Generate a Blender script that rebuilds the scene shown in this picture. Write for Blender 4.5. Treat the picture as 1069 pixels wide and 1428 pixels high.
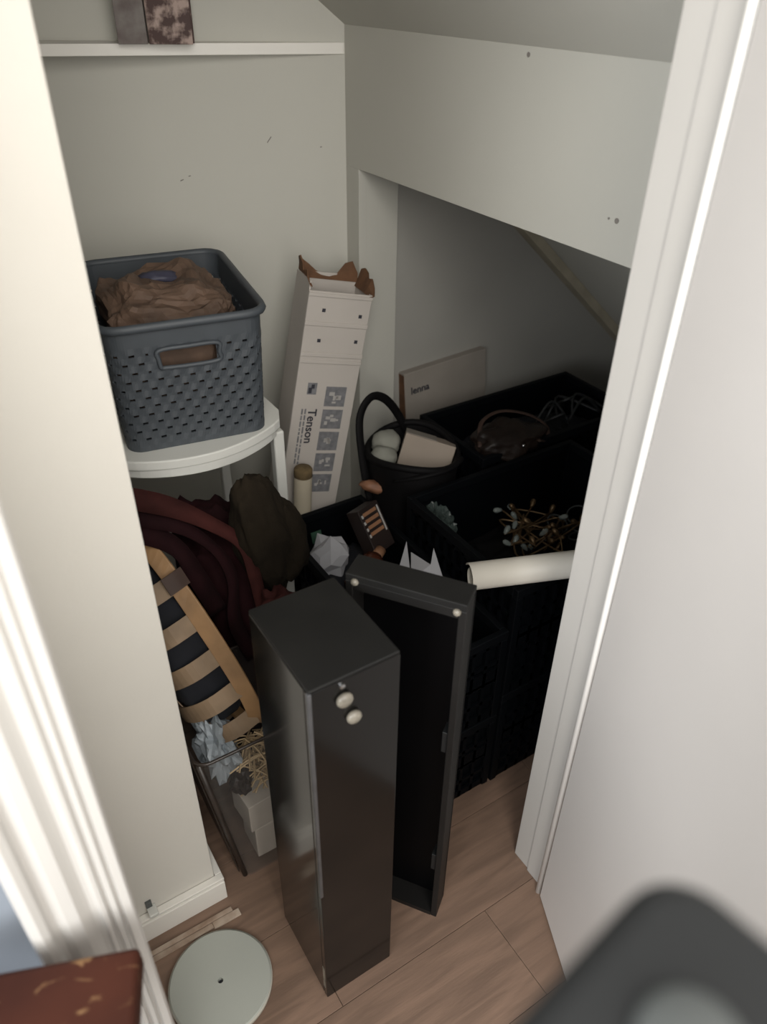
import bpy, bmesh, math, random
from mathutils import Vector, Matrix, noise
for o in list(bpy.data.objects): bpy.data.objects.remove(o)
C = bpy.context.scene.collection
R = random.Random(7)
PI = math.pi
# ------------------------------------------------ camera
cam = bpy.data.cameras.new('camera'); co = bpy.data.objects.new('camera', cam); C.objects.link(co)
M3 = Matrix(((0.8434515, 0.3017158, -0.4444739), (-0.5370561, 0.4930786, -0.6844298), (0.0126573, 0.8159909, 0.5779262)))
co.matrix_world = Matrix.Translation((0, 0, 1.6)) @ M3.to_4x4()
cam.sensor_fit = 'HORIZONTAL'; cam.sensor_width = 36; cam.lens = 36 * 1073 / 1069
cam.clip_start = 0.02
cam.dof.use_dof = True; cam.dof.focus_distance = 1.5; cam.dof.aperture_fstop = 3.9
bpy.context.scene.camera = co
# ------------------------------------------------ world, light, exposure
w = bpy.data.worlds.new('world'); bpy.context.scene.world = w; w.use_nodes = True
bg = w.node_tree.nodes['Background']; bg.inputs[0].default_value = (1.0, 0.975, 0.93, 1); bg.inputs[1].default_value = 0.38
def area(name, loc, target, size, power, col):
    l = bpy.data.lights.new(name, 'AREA'); l.energy = power; l.size = size; l.color = col; l.shape = 'DISK'
    o = bpy.data.objects.new(name, l); C.objects.link(o); o.location = loc
    o.rotation_euler = (Vector(target) - Vector(loc)).to_track_quat('-Z', 'Y').to_euler(); return o
area('hall_lamp', (0.02, -0.35, 2.37), (0.3, 0.9, 0.6), 0.55, 3.5, (1.0, 0.97, 0.92))
area('closet_fill', (-0.05, -1.15, 2.0), (0.35, 1.0, 1.0), 2.0, 46, (1.0, 0.965, 0.91))  # added wide fill light to lift the upper closet, no lamp there
area('door_fill', (-1.5, -0.35, 1.5), (0.6, 0.1, 0.9), 1.2, 40, (0.96, 0.98, 1.0))  # added fill from the left for the door leaf, no window known
vs = bpy.context.scene.view_settings
vs.view_transform = 'Standard'; vs.look = 'None'; vs.exposure = 0.56; vs.gamma = 1.0; vs.use_curve_mapping = False

# ------------------------------------------------ materials
def mat(name, col, rough=0.6, metal=0.0, var=0.0, scale=12.0, bump=0.0, bscale=60.0, spec=0.5, trans=0.0, alpha=1.0, col2=None, coat=0.0, stretch=None, dist=0.0, lo=0.35, hi=0.65):
    m = bpy.data.materials.new(name); m.use_nodes = True; nt = m.node_tree; b = nt.nodes['Principled BSDF']
    b.inputs['Base Color'].default_value = (*col, 1); b.inputs['Roughness'].default_value = rough
    b.inputs['Metallic'].default_value = metal; b.inputs['Specular IOR Level'].default_value = spec
    b.inputs['Transmission Weight'].default_value = trans; b.inputs['Alpha'].default_value = alpha
    b.inputs['Coat Weight'].default_value = coat; b.inputs['Coat Roughness'].default_value = 0.08
    tc = nt.nodes.new('ShaderNodeTexCoord'); mp = nt.nodes.new('ShaderNodeMapping'); nt.links.new(tc.outputs['Object'], mp.inputs[0])
    if stretch: mp.inputs['Scale'].default_value = stretch
    n = nt.nodes.new('ShaderNodeTexNoise'); n.inputs['Scale'].default_value = scale; n.inputs['Detail'].default_value = 5
    n.inputs['Distortion'].default_value = dist
    nt.links.new(mp.outputs[0], n.inputs['Vector'])
    r = nt.nodes.new('ShaderNodeValToRGB'); r.color_ramp.elements[0].position = lo; r.color_ramp.elements[1].position = hi
    c2 = col2 if col2 else tuple(max(0, c * (1 - var)) for c in col)
    r.color_ramp.elements[0].color = (*c2, 1); r.color_ramp.elements[1].color = (*col, 1)
    nt.links.new(n.outputs['Fac'], r.inputs[0]); nt.links.new(r.outputs[0], b.inputs['Base Color'])
    if bump:
        n2 = nt.nodes.new('ShaderNodeTexNoise'); n2.inputs['Scale'].default_value = bscale; n2.inputs['Detail'].default_value = 4
        nt.links.new(mp.outputs[0], n2.inputs['Vector'])
        bp = nt.nodes.new('ShaderNodeBump'); bp.inputs['Strength'].default_value = bump; bp.inputs['Distance'].default_value = 0.004
        nt.links.new(n2.outputs['Fac'], bp.inputs['Height']); nt.links.new(bp.outputs[0], b.inputs['Normal'])
    return m
M = dict(
    wall=mat('wall_paint', (0.66, 0.635, 0.58), 0.75, var=0.04, scale=3, bump=0.15, bscale=40),
    wallb=mat('alcove_shaded_paint', (0.56, 0.55, 0.495), 0.7, var=0.05, scale=2, bump=0.12, bscale=30),  # same paint as the nib wall, toned down for the shade inside
    recess_shade=mat('recess_shade_grey', (0.38, 0.37, 0.34), 0.8, var=0.08, scale=3),  # rear wall made darker than its paint to carry the recess shade
    hall=mat('hall_paint', (0.19, 0.215, 0.25), 0.8, var=0.03),
    gloss=mat('gloss_white', (0.48, 0.463, 0.435), 0.35, var=0.03, scale=5, bump=0.05, bscale=20),
    shelfp=mat('shelf_paint', (0.80, 0.775, 0.72), 0.4),
    beadm=mat('bead_highlight', (0.88, 0.86, 0.82), 0.2),  # whiter than the jamb: the bead's highlight is put into its colour
    door=mat('door_paint', (0.66, 0.63, 0.60), 0.4, var=0.04, scale=3, bump=0.05, bscale=14),
    batten=mat('batten_wood', (0.45, 0.40, 0.30), 0.8, var=0.2),
    plank=mat('laminate', (0.235, 0.15, 0.105), 0.6, var=0.3, scale=5, stretch=(1, 9, 1), bump=0.1, bscale=40, dist=0.6),
    plank2=mat('laminate_b', (0.215, 0.138, 0.096), 0.6, var=0.3, scale=5, stretch=(1, 9, 1), bump=0.1, bscale=40, dist=0.6),
    sub=mat('subfloor', (0.07, 0.05, 0.035), 0.9, var=0.3),
    black=mat('black_laminate', (0.005, 0.0046, 0.0042), 0.14, var=0.15, scale=3, spec=0.32, coat=0.05),
    blacktop=mat('black_dusty', (0.010, 0.0097, 0.009), 0.6, var=0.4, scale=9, bump=0.05, spec=0.3),
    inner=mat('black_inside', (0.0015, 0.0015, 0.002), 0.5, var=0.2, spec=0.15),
    edgeglint=mat('edge_reflection', (0.075, 0.075, 0.078), 0.35, var=0.3, scale=40),  # grey of the cabinet edge reflection, put into the colour
    edge=mat('black_edge', (0.010, 0.0095, 0.009), 0.5, var=0.2, spec=0.3),
    crate=mat('crate_black', (0.0014, 0.0022, 0.0034), 0.6, var=0.3, scale=8, spec=0.12),
    ctop=mat('crate_rim', (0.002, 0.0028, 0.004), 0.6, var=0.2, spec=0.15),
    basket=mat('basket_grey', (0.058, 0.067, 0.077), 0.55, var=0.1, scale=20),
    plastic=mat('white_plastic', (0.66, 0.66, 0.62), 0.4, var=0.03),
    card=mat('white_card', (0.50, 0.46, 0.42), 0.65, var=0.06, scale=6, bump=0.1),
    kraft=mat('kraft_raw', (0.15, 0.072, 0.034), 0.85, var=0.3, scale=30, bump=0.3),
    cream=mat('cream_card', (0.31, 0.28, 0.245), 0.8, var=0.08),
    greyprint=mat('grey_print', (0.20, 0.20, 0.21), 0.7, var=0.3, scale=90),
    lightprint=mat('light_print', (0.42, 0.40, 0.38), 0.7, var=0.1),
    ink=mat('dark_ink', (0.03, 0.03, 0.04), 0.6),
    cork=mat('cork_brown', (0.16, 0.11, 0.05), 0.9, var=0.3, scale=60),
    tube=mat('tube_cream', (0.42, 0.37, 0.28), 0.8, var=0.08),
    tan=mat('tan_wood', (0.32, 0.185, 0.085), 0.5, var=0.35, scale=14, bump=0.1, bscale=50),
    tan2=mat('pale_slat', (0.24, 0.165, 0.10), 0.65, var=0.3, scale=14),
    band=mat('brown_band', (0.045, 0.022, 0.014), 0.7, var=0.3),
    maroon=mat('maroon_cloth', (0.017, 0.0038, 0.005), 0.9, var=0.5, scale=10, bump=0.3, spec=0.15),
    red=mat('rust_red_cloth', (0.050, 0.014, 0.012), 0.9, var=0.6, scale=9, bump=0.3, spec=0.15),
    felt=mat('olive_brown_felt', (0.017, 0.0125, 0.0075), 0.95, var=0.3, scale=10, bump=0.4, bscale=90, spec=0.15),
    navy=mat('navy_cloth', (0.004, 0.005, 0.009), 0.9, var=0.3),
    clear=mat('smoky_plastic', (0.16, 0.15, 0.14), 0.12, alpha=0.12),
    rimgrey=mat('tub_rim', (0.045, 0.034, 0.028), 0.35, var=0.3, alpha=0.92),
    boxpale=mat('pale_card', (0.60, 0.54, 0.47), 0.8, var=0.08),
    bluebag=mat('blue_grey_bag', (0.36, 0.40, 0.43), 0.5, var=0.2, scale=14, bump=0.3),
    straw=mat('raffia', (0.60, 0.44, 0.25), 0.7, var=0.3),
    tissue=mat('tissue_white', (0.38, 0.38, 0.40), 0.8, var=0.08),
    sock=mat('sock_white', (0.30, 0.30, 0.26), 0.95, var=0.1, bump=0.4),
    dust=mat('cream_box', (0.33, 0.275, 0.225), 0.8, var=0.08),
    orange=mat('orange_wood', (0.28, 0.13, 0.07), 0.6, var=0.35, scale=25),
    bag=mat('black_bag', (0.0035, 0.003, 0.0035), 0.7, var=0.3, bump=0.2, spec=0.2),
    leather=mat('dark_leather', (0.018, 0.011, 0.008), 0.5, var=0.5, scale=10, bump=0.3, bscale=18, spec=0.3),
    brass=mat('brass', (0.26, 0.17, 0.09), 0.4, metal=0.7, var=0.4, scale=30),
    glass=mat('clear_glass', (0.35, 0.40, 0.38), 0.1, alpha=0.5),
    wrap=mat('dark_green_film', (0.02, 0.03, 0.028), 0.3, alpha=0.45, bump=0.6, bscale=25),
    film=mat('clear_film', (0.10, 0.13, 0.12), 0.2, alpha=0.45, bump=0.8, bscale=25),
    paper=mat('paper_white', (0.80, 0.76, 0.68), 0.45, var=0.03),
    disc=mat('grey_green_disc', (0.42, 0.44, 0.40), 0.5, var=0.04, scale=5),
    discrim=mat('disc_rim', (0.50, 0.48, 0.42), 0.5),
    knob=mat('pale_knob', (0.26, 0.235, 0.19), 0.35, var=0.45, scale=60),
    steel=mat('steel', (0.5, 0.5, 0.5), 0.3, metal=1.0),
    brownbottle=mat('brown_bottle', (0.07, 0.022, 0.012), 0.2, var=0.3),
    darkbox=mat('dark_box', (0.022, 0.014, 0.012), 0.5, var=0.3),
    fan=mat('fan_grey', (0.0085, 0.0095, 0.010), 0.55, var=0.1),
    dial=mat('dial_grey', (0.085, 0.092, 0.09), 0.5, var=0.1),
    tl=mat('tan_label', (0.30, 0.15, 0.08), 0.6, var=0.2),
    strip=mat('raw_strip', (0.50, 0.41, 0.33), 0.8, scale=16, col2=(0.24, 0.16, 0.11)),
    green=mat('green_label', (0.03, 0.08, 0.05), 0.6),
    mark=mat('grey_mark', (0.22, 0.20, 0.18), 0.8),
    marble=mat('brown_marble', (0.060, 0.018, 0.010), 0.5, scale=5, col2=(0.028, 0.009, 0.006), spec=0.15),
    bookm=mat('marbled_cover', (0.40, 0.30, 0.26), 0.6, scale=38, col2=(0.055, 0.025, 0.020), lo=0.45, hi=0.6),
    bookg=mat('grey_cover', (0.20, 0.18, 0.165), 0.6, scale=22, col2=(0.10, 0.075, 0.068)),
    bag_kraft=mat('crumpled_kraft', (0.135, 0.082, 0.054), 0.75, var=0.45, scale=16, bump=0.7, bscale=30),
    blueink=mat('blue_ink', (0.045, 0.045, 0.075), 0.6, var=0.3),
)
# gold veins in the brown marble
nt = M['marble'].node_tree; b = nt.nodes['Principled BSDF']; src = b.inputs['Base Color'].links[0].from_socket
tc = nt.nodes.new('ShaderNodeTexCoord'); mp = nt.nodes.new('ShaderNodeMapping'); mp.inputs['Scale'].default_value = (7, 14, 7); mp.inputs['Rotation'].default_value = (0, 0, 0.9)
nn = nt.nodes.new('ShaderNodeTexNoise'); nn.inputs['Scale'].default_value = 2.4; nn.inputs['Detail'].default_value = 8; nn.inputs['Distortion'].default_value = 2.2
rr = nt.nodes.new('ShaderNodeValToRGB'); rr.color_ramp.elements[0].position = 0.585; rr.color_ramp.elements[1].position = 0.66
mx = nt.nodes.new('ShaderNodeMix'); mx.data_type = 'RGBA'; mx.inputs[7].default_value = (0.19, 0.105, 0.05, 1)
nt.links.new(tc.outputs['Object'], mp.inputs[0]); nt.links.new(mp.outputs[0], nn.inputs['Vector']); nt.links.new(nn.outputs['Fac'], rr.inputs[0])
nt.links.new(rr.outputs[0], mx.inputs[0]); nt.links.new(src, mx.inputs[6]); nt.links.new(mx.outputs[2], b.inputs['Base Color'])

# ------------------------------------------------ helpers
def new(name, bm, m, parent=None, smooth=False, bevel=0.0, loc=None):
    me = bpy.data.meshes.new(name); bmesh.ops.recalc_face_normals(bm, faces=bm.faces); bm.to_mesh(me); bm.free()
    me.materials.append(M[m] if isinstance(m, str) else m)
    if smooth:
        for p in me.polygons: p.use_smooth = True
    o = bpy.data.objects.new(name, me); C.objects.link(o)
    if parent: o.parent = parent
    if loc: o.location = loc
    if bevel:
        md = o.modifiers.new('bevel', 'BEVEL'); md.width = bevel; md.segments = 3; md.limit_method = 'ANGLE'
    return o
def box(bm, lo, hi, mx=None):
    vs_ = [bm.verts.new(((lo, hi)[i & 1][0], (lo, hi)[i >> 1 & 1][1], (lo, hi)[i >> 2 & 1][2])) for i in range(8)]
    for f in ((0, 2, 3, 1), (4, 5, 7, 6), (0, 1, 5, 4), (2, 6, 7, 3), (0, 4, 6, 2), (1, 3, 7, 5)): bm.faces.new([vs_[k] for k in f])
    if mx is not None: bmesh.ops.transform(bm, matrix=mx, verts=vs_)
    return vs_
def B(*boxes, mx=None):
    bm = bmesh.new()
    for lo, hi in boxes: box(bm, lo, hi, mx)
    return bm
def lathe(prof, n=32, mx=None, bm=None):
    bm = bm or bmesh.new(); rings = []; allv = []
    for r, z in prof:
        if r < 1e-6: v = bm.verts.new((0, 0, z)); rings.append([v]); allv.append(v)
        else:
            ring = [bm.verts.new((r * math.cos(2 * PI * k / n), r * math.sin(2 * PI * k / n), z)) for k in range(n)]; rings.append(ring); allv += ring
    for a, b_ in zip(rings, rings[1:]):
        for k in range(n):
            k2 = (k + 1) % n
            if len(a) == 1 and len(b_) == 1: continue
            if len(a) == 1: bm.faces.new((a[0], b_[k], b_[k2]))
            elif len(b_) == 1: bm.faces.new((a[k], a[k2], b_[0]))
            else: bm.faces.new((a[k], a[k2], b_[k2], b_[k]))
    if mx is not None: bmesh.ops.transform(bm, matrix=mx, verts=allv)
    return bm
def smoothpath(pts, n=6):
    pts = [Vector(p) for p in pts]; out = []
    for i in range(len(pts) - 1):
        p0 = pts[max(i - 1, 0)]; p1 = pts[i]; p2 = pts[i + 1]; p3 = pts[min(i + 2, len(pts) - 1)]
        for k in range(n):
            t = k / n
            out.append(0.5 * ((2 * p1) + (p2 - p0) * t + (2 * p0 - 5 * p1 + 4 * p2 - p3) * t * t + (3 * p1 - p0 - 3 * p2 + p3) * t ** 3))
    out.append(pts[-1]); return out
def tube(pts, r, n=8, bm=None, closed=False, flat=1.0, up=(0, 0, 1)):
    bm = bm or bmesh.new(); pts = [Vector(p) for p in pts]; rings = []; N = len(pts)
    for i, p in enumerate(pts):
        t = (pts[(i + 1) % N] - pts[i - 1]) if closed else (pts[min(i + 1, N - 1)] - pts[max(i - 1, 0)])
        t.normalize(); u = Vector(up); s = t.cross(u)
        if s.length < 1e-3: s = t.cross(Vector((1, 0, 0)))
        s.normalize(); u = s.cross(t)
        rr_ = r(i / max(1, N - 1)) if callable(r) else r
        rings.append([bm.verts.new(p + s * rr_ * math.cos(2 * PI * k / n) + u * rr_ * flat * math.sin(2 * PI * k / n)) for k in range(n)])
    for i in range(N if closed else N - 1):
        a, b_ = rings[i], rings[(i + 1) % N]
        for k in range(n): bm.faces.new((a[k], a[(k + 1) % n], b_[(k + 1) % n], b_[k]))
    if not closed: bm.faces.new(rings[0]); bm.faces.new(rings[-1])
    return bm
def ribbon(pts, dirs, width, thick, bm=None, n=5, wf=None):
    """band along pts (smoothed) whose width runs along dirs"""
    bm = bm or bmesh.new(); P = smoothpath(pts, n); D = smoothpath(dirs, n); N = len(P); rings = []
    for i, (p, d) in enumerate(zip(P, D)):
        d = d.normalized(); t = (P[min(i + 1, N - 1)] - P[max(i - 1, 0)]).normalized(); nn_ = t.cross(d).normalized()
        ww = width * (wf(i / (N - 1)) if wf else 1)
        rings.append([bm.verts.new(p + d * sx * ww / 2 + nn_ * sy * thick / 2) for sx, sy in ((-1, -1), (1, -1), (1, 1), (-1, 1))])
    for a, b_ in zip(rings, rings[1:]):
        for k in range(4): bm.faces.new((a[k], a[(k + 1) % 4], b_[(k + 1) % 4], b_[k]))
    bm.faces.new(rings[0]); bm.faces.new(rings[-1][::-1])
    return bm
def lump(c, rad, amp=0.15, freq=2.0, seed=0, sub=4, rot=(0, 0, 0), ridge=False, power=1.0, bm=None):
    bm2 = bmesh.new(); bmesh.ops.create_icosphere(bm2, subdivisions=sub, radius=1)
    from mathutils import Euler
    rm = Euler(rot).to_matrix()
    for v in bm2.verts:
        d = v.co.normalized(); q = d * freq + Vector((seed * 3.7, seed * 1.3, -seed))
        nz = noise.fractal(q, 0.9, 2.0, 4)
        if ridge: nz = 0.6 - 2 * abs(nz)
        if power != 1.0: d = Vector([math.copysign(abs(k) ** power, k) for k in d])
        s = 1 + amp * nz
        v.co = rm @ Vector((d.x * rad[0] * s, d.y * rad[1] * s, d.z * rad[2] * s)) + Vector(c)
    return bm2
def empty(name, loc=(0, 0, 0), rot=(0, 0, 0)):
    o = bpy.data.objects.new(name, None); C.objects.link(o); o.location = loc; o.rotation_euler = rot; o.empty_display_size = 0.02; return o
def tag(o, label, cat, group=None, kind=None):
    o['label'] = label; o['category'] = cat
    if group: o['group'] = group
    if kind: o['kind'] = kind
    return o
def struct(o, label=None):
    o['kind'] = 'structure'
    if label: o['label'] = label
    return o
def rebase(o):
    """move a one-mesh object's origin to its base"""
    me = o.data; xs = [v.co.copy() for v in me.vertices]
    c = Vector((sum(v.x for v in xs) / len(xs), sum(v.y for v in xs) / len(xs), min(v.z for v in xs)))
    me.transform(Matrix.Translation(-c)); o.location = o.location + c; return o
def text_mesh(body, size, m, parent, mx, name='lettering', bold=0.0):
    cu = bpy.data.curves.new(name, 'FONT'); cu.body = body; cu.size = size; cu.extrude = 0.0004; cu.offset = bold
    cu.align_x = 'LEFT'; t = bpy.data.objects.new('tmp', cu); C.objects.link(t)
    dg = bpy.context.evaluated_depsgraph_get(); me = bpy.data.meshes.new_from_object(t.evaluated_get(dg)); bpy.data.objects.remove(t)
    me.name = name; me.transform(mx); me.materials.clear(); me.materials.append(M[m])
    o = bpy.data.objects.new(name, me); C.objects.link(o); o.parent = parent; return o

# ================================================ STRUCTURE
fl = struct(new('floor', B(((-1.6, -1.4, -0.05), (2.4, 2.4, -0.008))), 'sub'), 'pinkish brown wood laminate floor of long planks')
px_rows = [(-0.375 + 0.19 * k) for k in range(11)]
offs = [0.3, -0.2, 0.62, 0.1, 0.8 - 0.16, 0.3, 0.95, 0.0, 0.5, 0.2, 0.7]
for r_, y0 in enumerate(px_rows):
    x = offs[r_] - 1.2
    while x < 2.2:
        a, b_ = max(x, -0.9), min(x + 1.2, 2.2)
        if b_ > a + 0.03:
            bm = B(((0, 0, 0), (b_ - a - 0.0009, 0.19 - 0.0009, 0.008 + R.uniform(-.0003, .0003))))
            new('plank', bm, R.choice(['plank', 'plank2']), fl, bevel=0.0008, loc=(a, y0, -0.008))
        x += 1.2
# closet walls
struct(new('wall_left', B(((0.0, 0.90, 0), (0.184, 0.98, 2.5)), ((-0.1, 0.64, 0), (0.0, 0.98, 2.5)), ((-0.1, 0.98, 0), (0.02, 2.25, 2.5))), 'wall', bevel=0.002), 'cream painted short nib wall left of the closet contents')
bs = struct(new('baseboard_left', B(((0.0, 0.884, 0), (0.199, 0.899, 0.060)), ((0.0, 0.888, 0.060), (0.196, 0.899, 0.067)), ((0.0, 0.884, 0.067), (0.199, 0.899, 0.074)), ((0.185, 0.899, 0), (0.199, 0.978, 0.074))), 'shelfp', bevel=0.0015), 'white painted skirting board at the foot of the nib wall')
# back wall runs obliquely from (0.97,1.676)
d = Vector((-0.8926, 0.4509, 0)); nb = Vector((0.4509, 0.8926, 0)); p0 = Vector((0.975, 1.674, 0)); p1 = p0 + d * 1.15
bm = bmesh.new(); vsx = []
for q in (p0, p1, p1 + nb * 0.08, p0 + nb * 0.08):
    vsx.append((bm.verts.new((q.x, q.y, 0)), bm.verts.new((q.x, q.y, 2.5))))
for k in range(4):
    a, b_ = vsx[k], vsx[(k + 1) % 4]; bm.faces.new((a[0], b_[0], b_[1], a[1]))
bm.faces.new([v[0] for v in vsx]); bm.faces.new([v[1] for v in vsx])
wb = struct(new('wall_back', bm, 'wallb'), 'pale cream closet back wall with a narrow shelf')
# scratches on the back wall: real shallow scuff marks
def on_back(s, z, off=0.0006): q = p0 + d * s - nb * off; return Vector((q.x, q.y, z))
for s, z, L, an in ((0.185, 1.27, 0.016, 0.9), (0.39, 1.19, 0.008, 0.4), (0.37, 1.20, 0.005, 0.2), (0.065, 1.26, 0.004, .3)):
    a = on_back(s, z); b_ = on_back(s - L * math.cos(an), z + L * math.sin(an))
    new('scuff', tube([a, b_], 0.0011, 6), 'mark', wb)
# fascia / right panel
wr = struct(new('wall_right', B(((0.97, 0.64, 1.222), (0.992, 1.70, 1.50)), ((0.97, 1.62, 0), (0.992, 1.70, 1.222))), 'wallb', bevel=0.001), 'cream painted boxed-in panel under the stairs with an opening below')
for (y, z, r_) in ((1.085, 1.488, 0.004), (0.843, 1.284, 0.0045), (0.86, 1.284, 0.002)):
    new('screw_hole', lathe([(0, -0.0008), (r_, -0.0008), (r_ * 0.8, 0.0006), (0, 0.0002)], 12, Matrix.Translation((0.9695, y, z)) @ Matrix.Rotation(PI / 2, 4, 'Y')), 'mark', wr)
struct(new('wall_rear', B(((0.9925, 1.645, 0), (2.3, 1.72, 1.6))), 'recess_shade'), 'shaded rear wall inside the low opening')
struct(new('trim_1', B(((0.992, 1.622, 0), (1.082, 1.645, 1.5))), 'wallb', bevel=0.0015), 'painted upright board beside the low opening')
struct(new('wall_front', B(((0.800, 0.55, 0), (2.3, 0.638, 2.5)), ((-1.6, 0.56, 0), (0.0, 0.64, 2.5)), ((0.0, 0.56, 2.04), (0.80, 0.638, 2.5))), 'hall'), 'hall side wall around the closet doorway')
struct(new('wall_side', B(((2.2, 0.6, 0), (2.3, 1.7, 1.6))), 'wallb'))
# soffit / stair underside: z = 1.5 + 0.87 (0.97 - x)
bm = bmesh.new()
zf = lambda x: 1.5 + 0.87 * (0.97 - x)
vv = [[bm.verts.new((x, y, zf(x) + t)) for t in (0, 0.05)] for x, y in ((-0.12, 0.6), (2.3, 0.6), (2.3, 2.4), (-0.12, 2.4))]
for k in range(4):
    a, b_ = vv[k], vv[(k + 1) % 4]; bm.faces.new((a[0], b_[0], b_[1], a[1]))
bm.faces.new([v[0] for v in vv]); bm.faces.new([v[1] for v in vv])
struct(new('ceiling', bm, 'wallb'), 'sloping underside of the stairs')
bm = bmesh.new()
pts = [(1.05, 0), (2.15, 0)]
for x in (1.05, 2.15):
    pass
L0 = [bm.verts.new(v) for v in ((1.1, 1.600, zf(1.1) - 0.001), (1.1, 1.645, zf(1.1) - 0.001), (1.1, 1.645, zf(1.1) - 0.035), (1.1, 1.600, zf(1.1) - 0.035))]
L1 = [bm.verts.new(v) for v in ((2.15, 1.600, zf(2.15) - 0.001), (2.15, 1.645, zf(2.15) - 0.001), (2.15, 1.645, zf(2.15) - 0.035), (2.15, 1.600, zf(2.15) - 0.035))]
for k in range(4): bm.faces.new((L0[k], L0[(k + 1) % 4], L1[(k + 1) % 4], L1[k]))
bm.faces.new(L0); bm.faces.new(L1)
struct(new('trim_2', bm, 'batten'), 'raw pale wood batten under the stair slope')
# right door frame and door leaf
bm = B(((0.776, 0.597, 0), (0.800, 0.640, 2.03)), ((0.772, 0.548, 0), (0.800, 0.5955, 2.03)))
df = struct(new('trim_3', bm, 'gloss', bevel=0.002), 'white right door jamb with stop and rounded bead')
hx, hy = 0.755, 0.535; ang = math.atan2(-0.105, -0.048)
dm = Matrix.Translation((hx, hy, 0)) @ Matrix.Rotation(ang, 4, 'Z')
bm = B(((0, 0.0, 0.006), (0.72, 0.036, 2.02)), mx=dm)
dr = struct(new('door_1', bm, 'door', bevel=0.002), 'smooth off-white door leaf standing open on the right')
new('door_handle', lathe([(0, 0), (0.025, 0), (0.025, 0.006), (0.009, 0.010), (0.009, 0.05), (0, 0.05)], 20, dm @ Matrix.Translation((0.66, 0, 1.0)) @ Matrix.Rotation(PI / 2, 4, 'X')), 'steel', dr)
new('bead', tube([(0.7620, 0.5460, 0), (0.7620, 0.5460, 2.03)], 0.0062, 16), 'beadm', df, smooth=True)
# left moulded frame: extruded plan profile
prof = [(-0.087, 0.56), (-0.087, 0.515), (-0.083, 0.508), (-0.075, 0.504), (-0.068, 0.506), (-0.064, 0.512), (-0.060, 0.513), (-0.050, 0.508), (-0.038, 0.507), (-0.030, 0.512), (-0.026, 0.514), (-0.020, 0.512),
        (-0.0165, 0.506), (-0.0125, 0.506), (-0.011, 0.510), (-0.0085, 0.510), (-0.007, 0.503), (-0.002, 0.502), (0.000, 0.506), (0.002, 0.506), (0.004, 0.499), (0.012, 0.498), (0.0150, 0.502), (0.0150, 0.64), (0.0, 0.64), (0.0, 0.56)]
bm = bmesh.new(); a = [bm.verts.new((x, y, 0)) for x, y in prof]; b_ = [bm.verts.new((x, y, 2.08)) for x, y in prof]
for k in range(len(prof)): k2 = (k + 1) % len(prof); bm.faces.new((a[k], a[k2], b_[k2], b_[k]))
bm.faces.new(a); bm.faces.new(b_)
struct(new('trim_4', bm, 'gloss'), 'bright white moulded door surround at the left')
# narrow shelf on back wall
q0 = on_back(0.005, 0, 0.0); q1 = on_back(1.05, 0, 0.0)
f0 = on_back(0.005, 0, 0.004); f1 = on_back(1.05, 0, 0.14)
f0 = Vector((0.966, 1.675, 0)); f1 = on_back(1.02, 0, 0.15); 
bm = bmesh.new(); rows = []
for q in (q0, q1, f1, f0): rows.append((bm.verts.new((q.x, q.y, 1.445)), bm.verts.new((q.x, q.y, 1.467))))
for k in range(4): a, b_ = rows[k], rows[(k + 1) % 4]; bm.faces.new((a[0], b_[0], b_[1], a[1]))
bm.faces.new([v[0] for v in rows]); bm.faces.new([v[1] for v in rows])
tag(new('wall_shelf', bm, 'shelfp', bevel=0.0012), 'narrow white painted shelf across the top of the back wall', 'shelf')
# raw strip of wood at nib foot
bm = bmesh.new()
for (a0, a1, c0, c1, h0) in ((0.0, 0.196, 0.850, 0.860, 0.006), (0.0, 0.150, 0.838, 0.8495, 0.0035), (0.1502, 0.208, 0.834, 0.8495, 0.005)):
    box(bm, (a0, c0, 0.0), (a1, c1, h0))
tag(rebase(new('wood_strip', bm, 'strip', bevel=0.0012)), 'splintered raw wood strip on the floor along the white skirting', 'wood strip')
t = empty('door_stop', (0.052, 0.888, 0.088)); tag(t, 'tiny white plastic clip on the nib wall above the skirting', 'clip')
new('clip_body', B(((-0.008, -0.012, -0.006), (0.010, 0.012, 0.004))), 'plastic', t, bevel=0.002)
new('clip_plate', B(((-0.008, 0.006, 0.004), (0.004, 0.012, 0.022))), 'dial', t, bevel=0.001)

# ================================================ BLACK CASES
t = empty('tall_cabinet', (0.3525, 0.694, 0)); tag(t, 'tall narrow glossy black upright box with two pale knobs near its top', 'box')
x0, x1, y0, y1, h = -0.0705, 0.0705, -0.091, 0.091, 0.845
new('front_panel', B(((x0 + .0, y0, 0.0), (x1, y0 + 0.012, h - 0.0))), 'black', t, bevel=0.0015)
new('side_panel', B(((x0, y0 + 0.0125, 0), (x0 + 0.012, y1, h))), 'black', t, bevel=0.0018)
new('side_panel', B(((x1 - 0.012, y0 + 0.0125, 0), (x1, y1, h))), 'black', t, bevel=0.0015)
new('back_panel', B(((x0 + .0125, y1 - 0.012, 0), (x1 - .0125, y1, h))), 'black', t)
new('top_panel', B(((x0 + 0.0005, y0 + 0.0005, h + 0.0003), (x1 - 0.0005, y1 - 0.0005, h + 0.006))), 'blacktop', t, bevel=0.002)
new('edge_highlight', B(((x0 - 0.0015, y0 - 0.0015, 0.36), (x0 + 0.0042, y0 + 0.0050, h + 0.002))), 'edgeglint', t, bevel=0.0012)  # pale strip painted as the reflection along the front edge
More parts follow.
